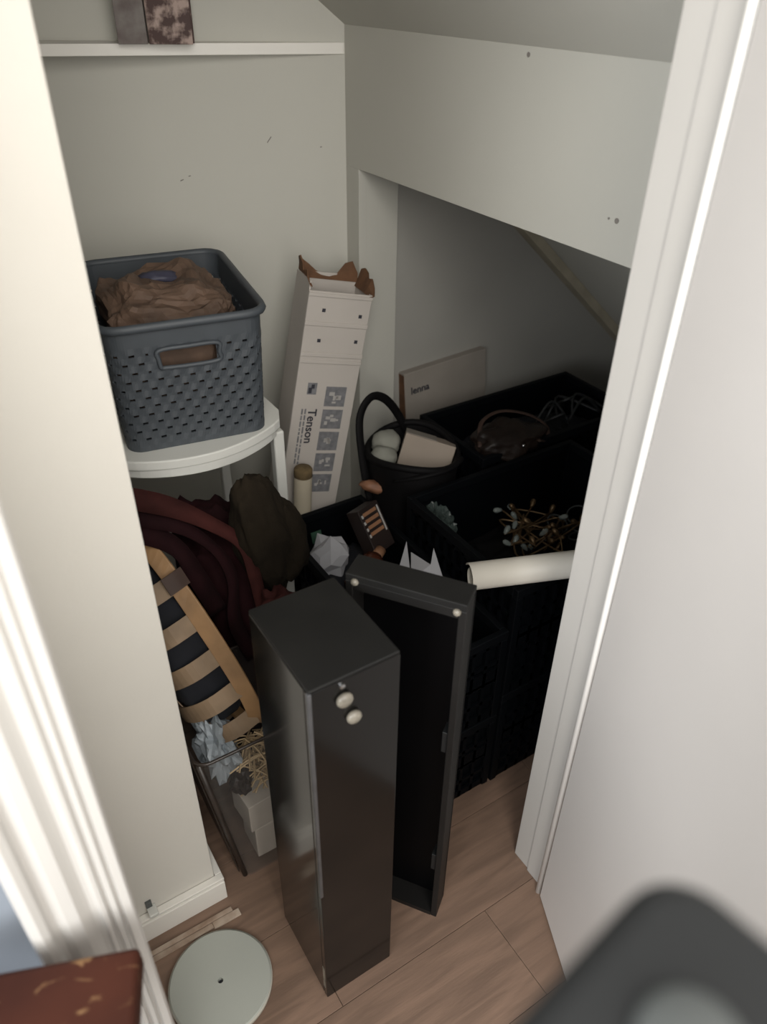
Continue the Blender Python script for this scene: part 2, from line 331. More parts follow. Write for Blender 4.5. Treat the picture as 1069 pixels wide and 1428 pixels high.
for (kx, kz, rr_, sq) in ((-0.020, 0.812, 0.0125, 1), (-0.006, 0.770, 0.0115, 1)):
    k = new('knob', lathe([(0, 0.009), (rr_ * .55, 0.0088), (rr_ * .9, 0.006), (rr_, 0.003), (rr_ * .9, -0.001), (0, -0.002)], 20, Matrix.Translation((kx, y0 - 0.002, kz)) @ Matrix.Rotation(PI / 2, 4, 'X')), 'knob', t, smooth=True); 
new('bolt', lathe([(0, 0.004), (0.004, 0.003), (0.004, -0.002), (0, -0.002)], 12, Matrix.Translation((-0.022, y0 - 0.001, 0.838)) @ Matrix.Rotation(PI / 2, 4, 'X')), 'steel', t)
new('sticker', B(((x0 - 0.0007, -0.086, 0.030), (x0, -0.079, 0.105))), 'knob', t)['label'] = 'thin white sticker'
# open tray
u = Vector((-0.58, 0.81, 0)).normalized(); bk = Vector((0.81, 0.58, 0)).normalized()
th = math.atan2(u.y, u.x)
t = empty('open_case', (0.545, 0.617, 0.0)); t.rotation_euler = (0.0, 0.0, th)
tag(t, 'shallow open-fronted tall black case behind the glossy black box', 'case')
# local x = along opening (to the left-back), local -y = backwards
W, Dp, h = 0.19, 0.05, 0.862
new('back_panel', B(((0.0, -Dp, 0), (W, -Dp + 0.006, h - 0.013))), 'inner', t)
new('end_panel', B(((0, -Dp, h - 0.0125), (W, 0, h))), 'blacktop', t, bevel=0.0015)
new('end_panel', B(((0.0125, -Dp + .0065, 0), (W - .0125, 0, 0.012))), 'edge', t)
new('stile', B(((0, -Dp + .0065, 0.0), (0.012, 0, h - 0.013))), 'edge', t, bevel=0.0015)
new('stile', B(((W - 0.012, -Dp + .0065, 0.0), (W, 0, h - 0.013))), 'edge', t, bevel=0.0015)
new('front_rail', B(((0.0125, -0.008, h - 0.030), (W - 0.0125, -0.001, h - 0.0130))), 'edge', t, bevel=0.001)
for xx, zz in ((0.014, h - 0.016), (W - 0.016, h - 0.012)):
    new('pin', lathe([(0, 0.006), (0.0045, 0.005), (0.0062, 0.002), (0.0062, -0.002), (0, -0.002)], 14, Matrix.Translation((xx, 0.0, zz)) @ Matrix.Rotation(-PI / 2, 4, 'X')), 'knob', t, smooth=True)
for zz in (0.16, 0.52): new('bracket', B(((0.013, -0.03, zz), (0.022, -0.006, zz + 0.05))), 'fan', t, bevel=0.001)

# ================================================ CRATES
def crate(x0, x1, y0, y1, z0, z1, label, parent_name='folding_crate', group='black folding crates'):
    cx_, cy_ = (x0 + x1) / 2, (y0 + y1) / 2; t = empty(parent_name, (cx_, cy_, z0)); tag(t, label, 'crate', group)
    a, b_, h = (x1 - x0) / 2, (y1 - y0) / 2, z1 - z0; th_ = 0.008
    new('base', B(((-a + .01, -b_ + .01, 0.002), (a - .01, b_ - .01, 0.010))), 'crate', t)
    new('rim', B(((-a, -b_, h - .022), (a, -b_ + .014, h)), ((-a, b_ - .014, h - .022), (a, b_, h)), ((-a, -b_ + .014, h - .022), (-a + .014, b_ - .014, h)), ((a - .014, -b_ + .014, h - .022), (a, b_ - .014, h))), 'ctop', t, bevel=0.002)
    for sx in (-1, 1):
        for sy in (-1, 1):
            new('corner_post', B(((sx * a - (0.018 if sx > 0 else 0), sy * b_ - (0.018 if sy > 0 else 0), 0.0), (sx * a + (0.018 if sx < 0 else 0), sy * b_ + (0.018 if sy < 0 else 0), h - .0225))), 'crate', t, bevel=0.002)
    def wall(axis, s):
        bm = bmesh.new(); L = (a if axis == 'x' else b_) - 0.018; n = max(4, int(2 * L / 0.030)); nz = max(3, int(h / 0.055))
        def bx(l0, l1, z0_, z1_, dd=0.0):
            if axis == 'x': yy = s * (b_ - 0.002); lo = (l0, min(yy, yy - s * (th_ - dd)), z0_); hi = (l1, max(yy, yy - s * (th_ - dd)), z1_)
            else: xx = s * (a - 0.002); lo = (min(xx, xx - s * (th_ - dd)), l0, z0_); hi = (max(xx, xx - s * (th_ - dd)), l1, z1_)
            box(bm, lo, hi)
        for i in range(n + 1):
            c = -L + 2 * L * i / n; bx(c - 0.004, c + 0.004, 0.003, h - 0.023)
        for j in range(nz + 1):
            z = 0.004 + (h - 0.035) * j / nz; bx(-L, L, z, z + (0.022 if j == 0 else 0.010), 0.001)
        bx(-L, L, h * 0.46, h * 0.62, 0.002)
        if axis == 'x': yy = s * (b_ - 0.012); box(bm, (-L, yy - 0.001, 0.004), (L, yy + 0.001, h - .023))
        else: xx = s * (a - 0.012); box(bm, (xx - 0.001, -L, 0.004), (xx + 0.001, L, h - .023))
        new('side_panel', bm, 'crate', t)
    for s in (-1, 1): wall('x', s); wall('y', s)
    return t
crate(0.600, 0.840, 0.815, 1.40, 0.0, 0.245, 'black lattice crate on the floor behind the open case, underneath another')
crate(0.600, 0.840, 0.815, 1.40, 0.246, 0.50, 'black lattice crate holding tissue paper and a brown bottle, upper of its stack')
crate(0.846, 1.36, 0.813, 1.205, 0.0, 0.30, 'black lattice crate on the floor by the right jamb, below the brass tangle crate')
crate(0.846, 1.36, 0.813, 1.205, 0.301, 0.603, 'black lattice crate holding the brass tangle, upper of its stack')
crate(1.085, 1.62, 1.225, 1.50, 0.0, 0.615, 'deep black crate in the far corner under the stair slope', 'storage_crate')

# film in the lower left crate showing through lattice
tag(rebase(new('plastic_bag', lump((0.72, 0.92, 0.375), (0.10, 0.085, 0.085), 0.35, 2.4, 3, 4, ridge=True), 'wrap')), 'crumpled dark translucent bag inside the left upper crate, just behind its front lattice', 'plastic bag')
tag(rebase(new('refuse_sack', lump((1.10, 1.01, 0.385), (0.22, 0.165, 0.065), 0.25, 2.5, 9, 4, ridge=True, power=.7), 'bag')), 'black refuse sack lying inside the crate under the brass tangle', 'sack')
tag(rebase(new('dark_blanket', lump((1.35, 1.36, 0.44), (0.22, 0.11, 0.13), 0.25, 2.0, 12, 4, power=.7), 'navy')), 'dark navy blanket bundled inside the far corner crate', 'blanket')
tag(rebase(new('folded_cloth', lump((0.72, 1.20, 0.350), (0.095, 0.160, 0.080), 0.18, 2.5, 5, 4, power=.6), 'navy')), 'dark cloth filling the bottom of the left upper crate', 'cloth')

# roll of white paper, spiral sheet
ax0 = Vector((0.765, 0.868, 0.634)); ax1 = Vector((1.16, 0.708, 0.640)); axd = (ax1 - ax0).normalized(); L = (ax1 - ax0).length
sx = axd.cross(Vector((0, 0, 1))).normalized(); sz = sx.cross(axd)
bm = bmesh.new(); A_, B_ = [], []
n = 90
for k in range(n + 1):
    tt = k / n; a = 2.35 * 2 * PI * tt + 0.6; r_ = 0.0175 + 0.0075 * tt + (0.008 * max(0, tt - 0.82) / 0.18)
    p = sx * r_ * math.cos(a) + sz * r_ * math.sin(a)
    A_.append(bm.verts.new(ax0 + p + axd * (0.012 * (1 - tt) ** 2))); B_.append(bm.verts.new(ax1 + p))
for k in range(n): bm.faces.new((A_[k], A_[k + 1], B_[k + 1], B_[k]))
o = new('paper_roll', bm, 'paper', smooth=True); md = o.modifiers.new('thick', 'SOLIDIFY'); md.thickness = 0.0014
rr0 = new('hole_shade', lathe([(0.0150, 0), (0.0166, 0), (0.0166, L - 0.02), (0, L - 0.02), (0, L - .03), (0.0150, L - .03), (0.0150, 0)], 28, Matrix.Translation(ax0 + axd * 0.010) @ axd.to_track_quat('Z', 'Y').to_matrix().to_4x4()), 'inner', o, smooth=True)  # dark sleeve added to paint the shade inside the hollow roll
rr0['label'] = 'dark sleeve added as the shade inside the roll'
o = tag(o, 'white roll of paper lying across the front rim of the right crate', 'paper roll')

# crumpled tissue and papers in the left crate
tag(rebase(new('crumpled_tissue', lump((0.672, 1.265, 0.455), (0.036, 0.052, 0.062), 0.55, 1.8, 21, 2, (0.3, 0.4, 0.7)), 'tissue')), 'crumpled white tissue at the left end of the left crate', 'tissue')
def facet(pts3, th_, name, m, label, cat):
    bm = bmesh.new(); V = [bm.verts.new(p) for p in pts3[0]]
    for f in pts3[1]: bm.faces.new([V[i] for i in f])
    o = new(name, bm, m); md = o.modifiers.new('t', 'SOLIDIFY'); md.thickness = th_
    return tag(rebase(o), label, cat)
facet(([(0.748, 1.093, 0.49), (0.810, 1.148, 0.525), (0.767, 1.064, 0.49), (0.807, 1.125, 0.51), (0.815, 1.059, 0.515), (0.832, 1.074, 0.545), (0.822, 1.013, 0.49), (0.798, 1.04, 0.48)],
       [(0, 1, 2), (2, 3, 4), (2, 4, 7), (4, 5, 6), (4, 6, 7)]), 0.001, 'folded_paper', 'tissue', 'folded white paper bow shape showing above the black case rail', 'paper')
# tilted dark box with four tan label bars
mx = Matrix.Translation((0.780, 1.250, 0.500)) @ Matrix.Rotation(0.30, 4, 'Z') @ Matrix.Rotation(-0.55, 4, 'X')
t = empty('small_box'); t.matrix_world = mx; tag(t, 'small dark brown box with four tan bars on its face, in the left crate', 'box')
cb_ = new('carton', B(((-0.034, -0.022, -0.05), (0.034, 0.022, 0.065))), 'darkbox', t, bevel=0.002)
for k in range(4): new('label_bar', B(((-0.024, -0.0235, 0.046 - k * 0.0165), (0.020, -0.0222, 0.0545 - k * 0.0165))), 'tl', cb_)
for k in range(4): new('label_dot', B(((-0.0305, -0.0238, 0.044 - k * 0.0165), (-0.0255, -0.0222, 0.0515 - k * 0.0165))), 'lightprint', cb_)
new('label_edge', B(((0.0235, -0.0238, -0.010), (0.0275, -0.0222, 0.056))), 'lightprint', cb_)
t = empty('brown_bottle'); t.matrix_world = Matrix.Translation((0.668, 1.145, 0.445)) @ Matrix.Rotation(0.5, 4, 'Z') @ Matrix.Rotation(PI / 2 - 0.25, 4, 'Y')
tag(t, 'dark reddish brown bottle lying below the small box in the left crate', 'bottle')
new('body', lathe([(0, 0), (0.026, 0), (0.029, 0.004), (0.029, 0.085), (0.024, 0.098), (0.012, 0.106), (0.011, 0.118), (0, 0.118)], 24), 'brownbottle', t, smooth=True)
new('cap', lathe([(0.0128, 0.108), (0.0135, 0.110), (0.0135, 0.128), (0, 0.128)], 20), 'tl', t, smooth=True)
new('label_print', lathe([(0.0294, 0.03), (0.0296, 0.03), (0.0296, 0.06), (0.0294, 0.06)], 24), 'darkbox', t)
o = tag(rebase(new('seed_packet', B(((-0.014, -0.001, 0), (0.014, 0.001, 0.03)), mx=Matrix.Translation((0.69, 1.36, 0.43)) @ Matrix.Rotation(-0.3, 4, 'X')), 'green')), 'small dark green packet at the back of the left crate', 'packet')

# black open bag with handle
t = empty('tote_bag', (0.952, 1.340, 0)); tag(t, 'black oval bag with a looped handle holding white socks and a cream box', 'bag')
bm = bmesh.new(); rings = []
for (sc, z, nz) in ((0.72, 0.0, 0), (0.86, 0.02, .01), (0.92, 0.2, .02), (0.95, 0.4, .02), (1.0, 0.58, .01), (1.03, 0.625, 0.0), (1.0, 0.632, 0), (0.96, 0.62, 0), (0.90, 0.54, 0), (0.86, 0.46, 0)):
    ring = []
    for k in range(40):
        a = 2 * PI * k / 40; q = 1 + nz * 2 * noise.noise(Vector((math.cos(a) * 2, math.sin(a) * 2, z * 5)))
        ring.append(bm.verts.new((0.108 * sc * q * math.cos(a), 0.118 * sc * q * math.sin(a), z + 0.012 * math.sin(2 * a) * (z > .5))))
    rings.append(ring)
for a, b_ in zip(rings, rings[1:]):
    for k in range(40): bm.faces.new((a[k], a[(k + 1) % 40], b_[(k + 1) % 40], b_[k]))
bm.faces.new(rings[0]); bm.faces.new(rings[-1])
new('bag_body', bm, 'bag', t, smooth=True)
new('handle', tube(smoothpath([(-0.108, 0.02, 0.50), (-0.112, 0.05, 0.60), (-0.10, 0.085, 0.70), (-0.060, 0.10, 0.742), (-0.015, 0.105, 0.725), (0.03, 0.108, 0.665), (0.06, 0.10, 0.59)], 6), 0.011, 10, flat=0.55, up=(0, 1, 0)), 'bag', t, smooth=True)
new('handle', tube(smoothpath([(-0.09, -0.06, 0.60), (-0.05, -0.11, 0.625), (0.02, -0.122, 0.63), (0.08, -0.09, 0.62), (0.1, -0.05, 0.60)], 6), 0.009, 10, flat=0.6), 'bag', t, smooth=True)
new('rim_binding', tube([(0.109 * math.cos(2 * PI * k / 40), 0.119 * math.sin(2 * PI * k / 40), 0.630 + 0.012 * math.sin(4 * PI * k / 40)) for k in range(40)], 0.009, 8, closed=True), 'bag', t, smooth=True)
tag(rebase(new('sock_ball', lump((0.920, 1.410, 0.622), (0.038, 0.036, 0.032), 0.15, 1.6, 2, 3), 'sock', smooth=True)), 'rolled off-white sock ball further back in the black bag', 'socks', 'rolled socks in the black bag')
tag(rebase(new('sock_ball', lump((0.882, 1.365, 0.612), (0.036, 0.034, 0.030), 0.15, 1.6, 5, 3), 'sock', smooth=True)), 'rolled off-white sock ball nearer the front of the black bag', 'socks', 'rolled socks in the black bag')
mx = Matrix.Translation((0.985, 1.335, 0.612)) @ Matrix.Rotation(0.95, 4, 'Z') @ Matrix.Rotation(0.35, 4, 'Y') @ Matrix.Rotation(0.25, 4, 'X')
t2 = empty('cream_carton'); t2.matrix_world = mx; tag(t2, 'cream cardboard carton tucked into the black bag', 'box')
new('carton', B(((-0.034, -0.070, -0.045), (0.036, 0.058, 0.040))), 'dust', t2, bevel=0.002)
new('flap', B(((-0.030, -0.020, 0.0402), (0.036, 0.058, 0.0415))), 'cream', t2, bevel=0.0005)
tag(rebase(new('wooden_brush', lump((0.836, 1.335, 0.560), (0.036, 0.015, 0.014), 0.25, 1.5, 4, 3, (0, 0.25, -0.60)), 'orange', smooth=True)), 'orange brown wooden brush on the crate rim in front of the black bag', 'brush')

# brown leather bag, clear film, cables, brass tangle
t = empty('leather_bag', (1.20, 1.27, 0.60)); tag(t, 'dark brown leather pouch on top of the far crates', 'bag')
new('pouch', lump((0, 0, 0.02), (0.095, 0.060, 0.038), 0.3, 1.6, 8, 4, (0.2, 0, -0.1)), 'leather', t, smooth=True)
new('strap', tube(smoothpath([(-0.09, 0.0, 0.02), (-0.05, 0.05, 0.055), (0.02, 0.06, 0.065), (0.09, 0.03, 0.05), (0.13, 0.0, 0.02), (0.11, -0.03, 0.0), (0.06, -0.05, 0.02)], 6), 0.006, 8, flat=0.5), 'band', t, smooth=True)
new('stud', lump((0.0, -0.060, 0.028), (0.005, 0.004, 0.005), 0, 1, 0, 2), 'steel', t, smooth=True)
tag(rebase(new('clear_bag', lump((0.905, 1.165, 0.520), (0.035, 0.050, 0.05), 0.5, 2.2, 31, 4, ridge=True), 'film')), 'crumpled clear plastic bag wedged between bag and crates', 'plastic bag')
bm = bmesh.new()
for k in range(7):
    x0_, y0_ = 1.30 + R.uniform(0, .22), 1.30 + R.uniform(0, .12)
    tube(smoothpath([(x0_, y0_, 0.575), (x0_ + R.uniform(.02, .08), y0_ - R.uniform(-.05, .06), 0.61 + R.uniform(0, .03)), (x0_ + R.uniform(.06, .14), y0_ + R.uniform(-.05, .05), 0.585)], 6), 0.004, 6, bm)
tag(rebase(new('cable_bundle', bm, 'fan', smooth=True)), 'dark grey loops of cable on the far corner crate', 'cables')
t = empty('fairy_lights', (1.14, 1.06, 0.44)); tag(t, 'tangled brass coloured string lights with glass bulbs in the right crate', 'string lights')
R2 = random.Random(3); bm = bmesh.new(); spots = []
for s in range(9):
    P = [Vector((R2.gauss(0.0, .055), R2.gauss(0.01, .06), R2.uniform(0.0, .055))) for _ in range(5)]
    for p in P: p.x = max(-.10, min(.14, p.x)); p.y = max(-.12, min(.12, p.y))
    tube(smoothpath(P, 7), 0.0024, 6, bm); spots += P
w_ = new('wire', bm, 'brass', t, smooth=True); w_['kind'] = 'stuff'
for k, p in enumerate(spots[:34]):
    bm = lathe([(0, 0.0), (0.004, 0.001), (0.0055, 0.006), (0.0075, 0.014), (0.006, 0.022), (0, 0.026)], 10, Matrix.Translation(p) @ Matrix.Rotation(R2.uniform(-1.3, 1.3), 4, 'X') @ Matrix.Rotation(R2.uniform(-1.3, 1.3), 4, 'Y'))
    new('bulb', bm, 'brass' if k % 3 else 'glass', t, smooth=True)
bm = bmesh.new()
for k in range(5):
    c = Vector((0.10 + R2.uniform(-.03, .05), -.03 + R2.uniform(-.06, .05), .03)); r_ = R2.uniform(.016, .03)
    tube([(c.x + r_ * math.cos(a_ * PI / 8), c.y + r_ * math.sin(a_ * PI / 8), c.z + .01 * math.sin(a_ * PI / 8 + k)) for a_ in range(16)], 0.0022, 6, bm, closed=True)
new('cable_coil', bm, 'dial', t, smooth=True)

# thin carton leaning in the recess
mx = Matrix.Translation((1.292, 1.600, 0.0)) @ Matrix.Rotation(-0.05, 4, 'X') @ Matrix.Rotation(-0.05, 4, 'Y')
t = empty('flat_carton'); t.matrix_world = mx; tag(t, 'thin grey-beige carton leaning on the rear wall in the low opening', 'box')
new('carton', B(((-0.145, -0.014, 0.012), (0.145, 0.016, 0.685))), 'cream', t, bevel=0.002)
new('spine', B(((-0.1465, -0.014, 0.02), (-0.1455, 0.016, 0.68))), 'kraft', t)
text_mesh('lenna', 0.03, 'ink', t, Matrix.Translation((-0.125, -0.0146, 0.618)) @ Matrix.Rotation(PI / 2, 4, 'X'), 'lettering', 0.0006)

# ================================================ TALL WHITE BOX
# local frame: x right, y depth(back), z up along the box
front_tr = Vector((0.905, 1.452, 0.990))
zb = Vector((0.215, 0.005, 1.0)).normalized(); xb = Vector((0.985, -0.17, 0)); xb = (xb - zb * xb.dot(zb)).normalized(); yb = zb.cross(xb)
Lb = 1.0
org = front_tr - zb * (front_tr.z / zb.z)
mx = Matrix(((xb.x, yb.x, zb.x, org.x), (xb.y, yb.y, zb.y, org.y), (xb.z, yb.z, zb.z, org.z), (0, 0, 0, 1)))
t = empty('long_carton'); t.matrix_world = mx; tag(t, 'tall white cardboard carton with torn open top leaning in the corner', 'box')
Wb, Db = 0.152, 0.10; top = front_tr.z / zb.z
new('front_face', B(((-Wb, 0, 0.03), (0, 0.004, top))), 'card', t, bevel=0.001)
new('left_face', B(((-Wb, 0.0042, 0.04), (-Wb + 0.004, Db, top + 0.02))), 'card', t, bevel=0.001)
new('right_face', B(((-0.004, 0.0042, 0.03), (0, Db, top))), 'card', t, bevel=0.001)
new('back_face', B(((-Wb + .0042, Db - 0.004, 0.05), (-.0042, Db, top + 0.02))), 'card', t)
new('bottom_face', B(((-Wb + .0042, 0.0042, 0.03), (-.0042, Db - .0042, 0.034))), 'card', t)
# bands of tape (raised folds)
for zz, hh in ((top - 0.078, 0.010), (top - 0.150, 0.010), (top - 0.166, 0.008), (top - 0.012, 0.008)):
    new('tape_band', B(((-Wb - 0.001, -0.0030, zz), (0.001, 0.0, zz + hh))), 'card', t, bevel=0.0014)
for (xx, zz) in ((-0.112, top - 0.042), (-0.022, top - 0.050), (-0.113, top - 0.112), (-0.022, top - 0.110)):
    new('staple_mark', B(((xx - .004, -0.0006, zz - .004), (xx + .004, 0.0002, zz + .004))), 'ink', t)
# torn kraft edges
def torn(name, pts, dirn):
    bm = bmesh.new(); P = [Vector(p) for p in pts]
    n_ = len(P); lo = [bm.verts.new((p.x, p.y, p.z)) for p in P]
    hi = []
    for i, p in enumerate(P):
        hgt = dirn[i]; hi.append(bm.verts.new((p.x + hgt[0], p.y + hgt[1], p.z + hgt[2])))
    mid = [bm.verts.new(((a.co.x + b_.co.x) / 2 + 0.001, (a.co.y + b_.co.y) / 2 - 0.001, (a.co.z + b_.co.z) / 2)) for a, b_ in zip(lo, hi)]
    for i in range(n_ - 1): bm.faces.new((lo[i], lo[i + 1], mid[i + 1], mid[i])); bm.faces.new((mid[i], mid[i + 1], hi[i + 1], hi[i]))
    o = new(name, bm, 'kraft', t); md = o.modifiers.new('s', 'SOLIDIFY'); md.thickness = 0.003; return o
torn('torn_flap', [(-Wb + .006, Db * k / 6, top + .008 + 0.014 * k / 6) for k in range(7)], [(-0.004 - .003 * (k % 2), 0, 0.004 + 0.004 * k + 0.006 * ((k * 7) % 3)) for k in range(7)])
torn('torn_flap', [(-Wb + .006 + (Wb - .012) * k / 8, Db - .007, top + .005) for k in range(9)], [(0.002, 0.004, [.040, .030, .018, .010, .008, .014, .040, .046, .020][k]) for k in range(9)])
torn('torn_flap', [(-.008, Db * (6 - k) / 6, top - .004) for k in range(7)], [(0.012 + .002 * (k % 3), 0, [.040, .046, .040, .030, .034, .018, .004][k]) for k in range(7)])
# print: five square pictogram panels, a bold word running down, a block of small lines
for k in range(5):
    z1_ = top - 0.222 - k * 0.0585; sz_ = 0.050
    pp = new('pictogram_panel', B(((-0.076, -0.0006, z1_ - sz_), (-0.024, 0.0001, z1_))), 'greyprint', t)
    bm = bmesh.new()
    for q in range(5):
        a = R.uniform(-0.070, -0.040); zq = z1_ - 0.045 + R.uniform(0, .026)
        box(bm, (a, -0.0009, zq), (a + R.uniform(.004, .014), -0.00065, zq + R.uniform(.004, .012)))
    new('pictogram', bm, 'lightprint', pp)
rt = Matrix.Rotation(PI / 2, 4, 'X')
new('print_mark', B(((-0.123, -0.0006, top - 0.243), (-0.100, 0.0001, top - 0.214))), 'greyprint', t)
new('print_mark', B(((-0.120, -0.0009, top - 0.240), (-0.112, -0.0006, top - 0.226)), ((-0.114, -0.0009, top - 0.228), (-0.106, -0.0006, top - 0.218))), 'ink', t)
text_mesh('Tenson', 0.030, 'ink', t, Matrix.Translation((-0.112, -0.0006, top - 0.280)) @ rt @ Matrix.Rotation(-PI / 2, 4, 'Z'), 'lettering', 0.0005)
bm = bmesh.new()
for k in range(2):
    z = top - 0.280
    while z > top - 0.42:
        l = R.uniform(.006, .018); box(bm, (-0.130 + k * 0.008, -0.0006, z - l), (-0.126 + k * 0.008, 0.0001, z)); z -= l + .003
new('small_print', bm, 'greyprint', t)
# cardboard tube beside it
t = empty('cardboard_tube', (0.655, 1.435, 0.0)); t.rotation_euler = (0.02, 0.06, 0); tag(t, 'cream cardboard tube with brown end standing between rack and tall carton', 'tube')
new('tube_wall', lathe([(0, 0.0), (0.022, 0.0), (0.022, 0.598), (0.020, 0.600)], 28), 'tube', t, smooth=True)
new('end_cap', lathe([(0.0205, 0.592), (0.0225, 0.594), (0.0225, 0.612), (0.020, 0.616), (0, 0.617)], 28), 'cork', t, smooth=True)

# ================================================ WHITE RACK, BASKET
def dshape(cx_, y0_, hw, dep, n=20, bulge=0.05, r=0.03):
    pts = []
    for k in range(n + 1):   # front bulge
        u_ = -1 + 2 * k / n; x = u_ * hw
        e = max(0, abs(u_) - (1 - r / hw)) / (r / hw); yy = y0_ - bulge * (1 - u_ * u_) + r * (1 - math.sqrt(max(0, 1 - e * e)))
        pts.append((cx_ + x, yy))
    pts += [(cx_ + hw, y0_ + dep), (cx_ - hw, y0_ + dep)]
    return pts
def slab(pts, z0, z1, bm=None):
    bm = bm or bmesh.new(); a = [bm.verts.new((x, y, z0)) for x, y in pts]; b_ = [bm.verts.new((x, y, z1)) for x, y in pts]
    for k in range(len(pts)): k2 = (k + 1) % len(pts); bm.faces.new((a[k], a[k2], b_[k2], b_[k]))
    bm.faces.new(a[::-1]); bm.faces.new(b_); return bm
t = empty('plastic_rack', (0.415, 1.29, 0.0)); tag(t, 'white plastic bow-fronted rack under the grey basket', 'rack')
new('shelf_board', slab(dshape(0, 0, 0.178, 0.40, bulge=0.065), 0.826, 0.846), 'plastic', t, bevel=0.003)
new('shelf_lip', slab(dshape(0, 0.004, 0.170, 0.39, bulge=0.065), 0.806, 0.8255), 'plastic', t, bevel=0.002)
new('shelf_board', slab(dshape(0, 0, 0.170, 0.38, bulge=0.0), 0.18, 0.20), 'plastic', t, bevel=0.003)
for sx_, yy in ((1, 0.02), (-1, 0.02), (1, 0.37), (-1, 0.37)):
    new('leg', B(((sx_ * 0.165 - 0.012, yy - 0.012, 0.0), (sx_ * 0.165 + 0.012, yy + 0.012, 0.8055))), 'plastic', t, bevel=0.004)
new('brace', tube([(0.165, 0.372, 0.55), (-0.15, 0.372, 0.80)], 0.012, 8), 'plastic', t)

t = empty('storage_basket', (0.435, 1.455, 0.8465)); t.rotation_euler = (0, 0, -0.165)
tag(t, 'grey plastic weave-pattern basket on the white rack', 'basket')
def rrect(hx_, hy_, r, n=6):
    pts = []
    for cx_, cy_, a0 in ((hx_ - r, -hy_ + r, -PI / 2), (hx_ - r, hy_ - r, 0), (-hx_ + r, hy_ - r, PI / 2), (-hx_ + r, -hy_ + r, PI)):
        for k in range(n + 1): a = a0 + PI / 2 * k / n; pts.append((cx_ + r * math.cos(a), cy_ + r * math.sin(a)))
    return pts
def resample(pts, N):
    P = [Vector((*p, 0)) for p in pts]; P.append(P[0]); L_ = [0]
    for a, b_ in zip(P, P[1:]): L_.append(L_[-1] + (b_ - a).length)
    out = []; j = 0
    for k in range(N):
        s = L_[-1] * k / N
        while L_[j + 1] < s: j += 1
        f = (s - L_[j]) / (L_[j + 1] - L_[j]); out.append(P[j].lerp(P[j + 1], f))
    return out
HB = 0.245; NC = 44; SEG = 6; NR = 12
hx0, hy0, hx1, hy1 = 0.134, 0.182, 0.143, 0.191
bot = resample(rrect(hx0, hy0, 0.03), NC * SEG); topr = resample(rrect(hx1, hy1, 0.035), NC * SEG)
# start of perimeter: right-front corner region; shared phase
rows_z = []; z = 0.012
for r_ in range(NR): rows_z += [z, z + 0.0120]; z += 0.0168
rows_z.append(z); 
bm = bmesh.new(); grid = []
for zz in [0.0] + rows_z + [HB - 0.002]:
    f = zz / HB; grid.append([bm.verts.new((a.x + (b_.x - a.x) * f, a.y + (b_.y - a.y) * f, zz)) for a, b_ in zip(bot, topr)])
def inhandle(i, j):
    p = grid[j][i].co; return p.y < -0.1 and abs(p.x - 0.0) < 0.052 and p.z > 0.163 and p.z < 0.19
N_ = NC * SEG
for j in range(len(grid) - 1):
    hole_row = (j >= 2 and j % 2 == 0 and j <= 2 * NR - 2)
    rr_ = j // 2
    for i in range(N_):
        ii = (i + (SEG // 2 if rr_ % 2 else 0)) % SEG
        pm = (grid[j][i].co + grid[j + 1][(i + 1) % N_].co) / 2
        near = abs(pm.y) > 0.14 and abs(pm.x) < 0.068 and pm.z > 0.155
        cut = abs(pm.y) > 0.14 and abs(pm.x) < 0.050 and 0.168 < pm.z < 0.198
        if cut: continue
        if hole_row and ii in (1, 2) and not near: continue
        bm.faces.new((grid[j][i], grid[j][(i + 1) % N_], grid[j + 1][(i + 1) % N_], grid[j + 1][i]))
bm.faces.new(grid[0][::-1])
# weave relief
for j in range(1, len(grid) - 1):
    for i in range(N_):
        v = grid[j][i]; 
        if v.co.z < .2: v.co += Vector((v.co.x, v.co.y, 0)).normalized() * 0.0012 * math.sin(2 * PI * i / SEG + PI * (j // 2))
o = new('woven_body', bm, 'basket', t); md = o.modifiers.new('s', 'SOLIDIFY'); md.thickness = 0.003; md.offset = -1
rimp = resample(rrect(hx1 + 0.004, hy1 + 0.004, 0.038), 80)
new('rim', tube([(p.x, p.y, HB) for p in rimp], 0.0075, 8, closed=True, flat=1.1), 'basket', t, smooth=True)
for s in (-1, 1):
    yy = s * (hy0 + (hy1 - hy0) * 0.78)
    new('handle', tube(smoothpath([(-0.052, yy + s * .002, 0.166), (-0.054, yy + s * .003, 0.182), (-0.052, yy + s * .004, 0.200), (0, yy + s * .005, 0.202), (0.052, yy + s * .004, 0.200), (0.054, yy + s * .003, 0.182), (0.052, yy + s * .002, 0.166), (0, yy + s * .002, 0.164), (-0.052, yy + s * .002, 0.166)], 5), 0.0042, 8, up=(0, 1, 0)), 'basket', t, smooth=True)
# kraft bag inside
t = empty('paper_bag', (0.426, 1.420, 0.866)); t.rotation_euler = (0, 0, -0.165); tag(t, 'crumpled brown paper bag with a blue mark stuffed in the grey basket', 'paper bag')
bm = lump((0, 0, 0.13), (0.122, 0.128, 0.130), 0.17, 1.7, 14, 5, power=0.62)
for v in bm.verts:
    q = v.co * 26; v.co.z += 0.007 * (0.5 - 2 * abs(noise.noise(q))) + 0.012 * noise.noise(v.co * 9)
    if v.co.z < 0: v.co.z = 0
    v.co.x = max(-.128, min(.122, v.co.x)) if v.co.z > .1 else max(-.112, min(.11, v.co.x)); v.co.y = max(-.122, min(.16, v.co.y))
new('bag_body', bm, 'bag_kraft', t)
new('blue_print', lump((-0.005, 0.030, 0.247), (0.036, 0.018, 0.012), 0.3, 2.0, 3, 3, (0.15, 0.1, 0.1)), 'blueink', t, smooth=True)

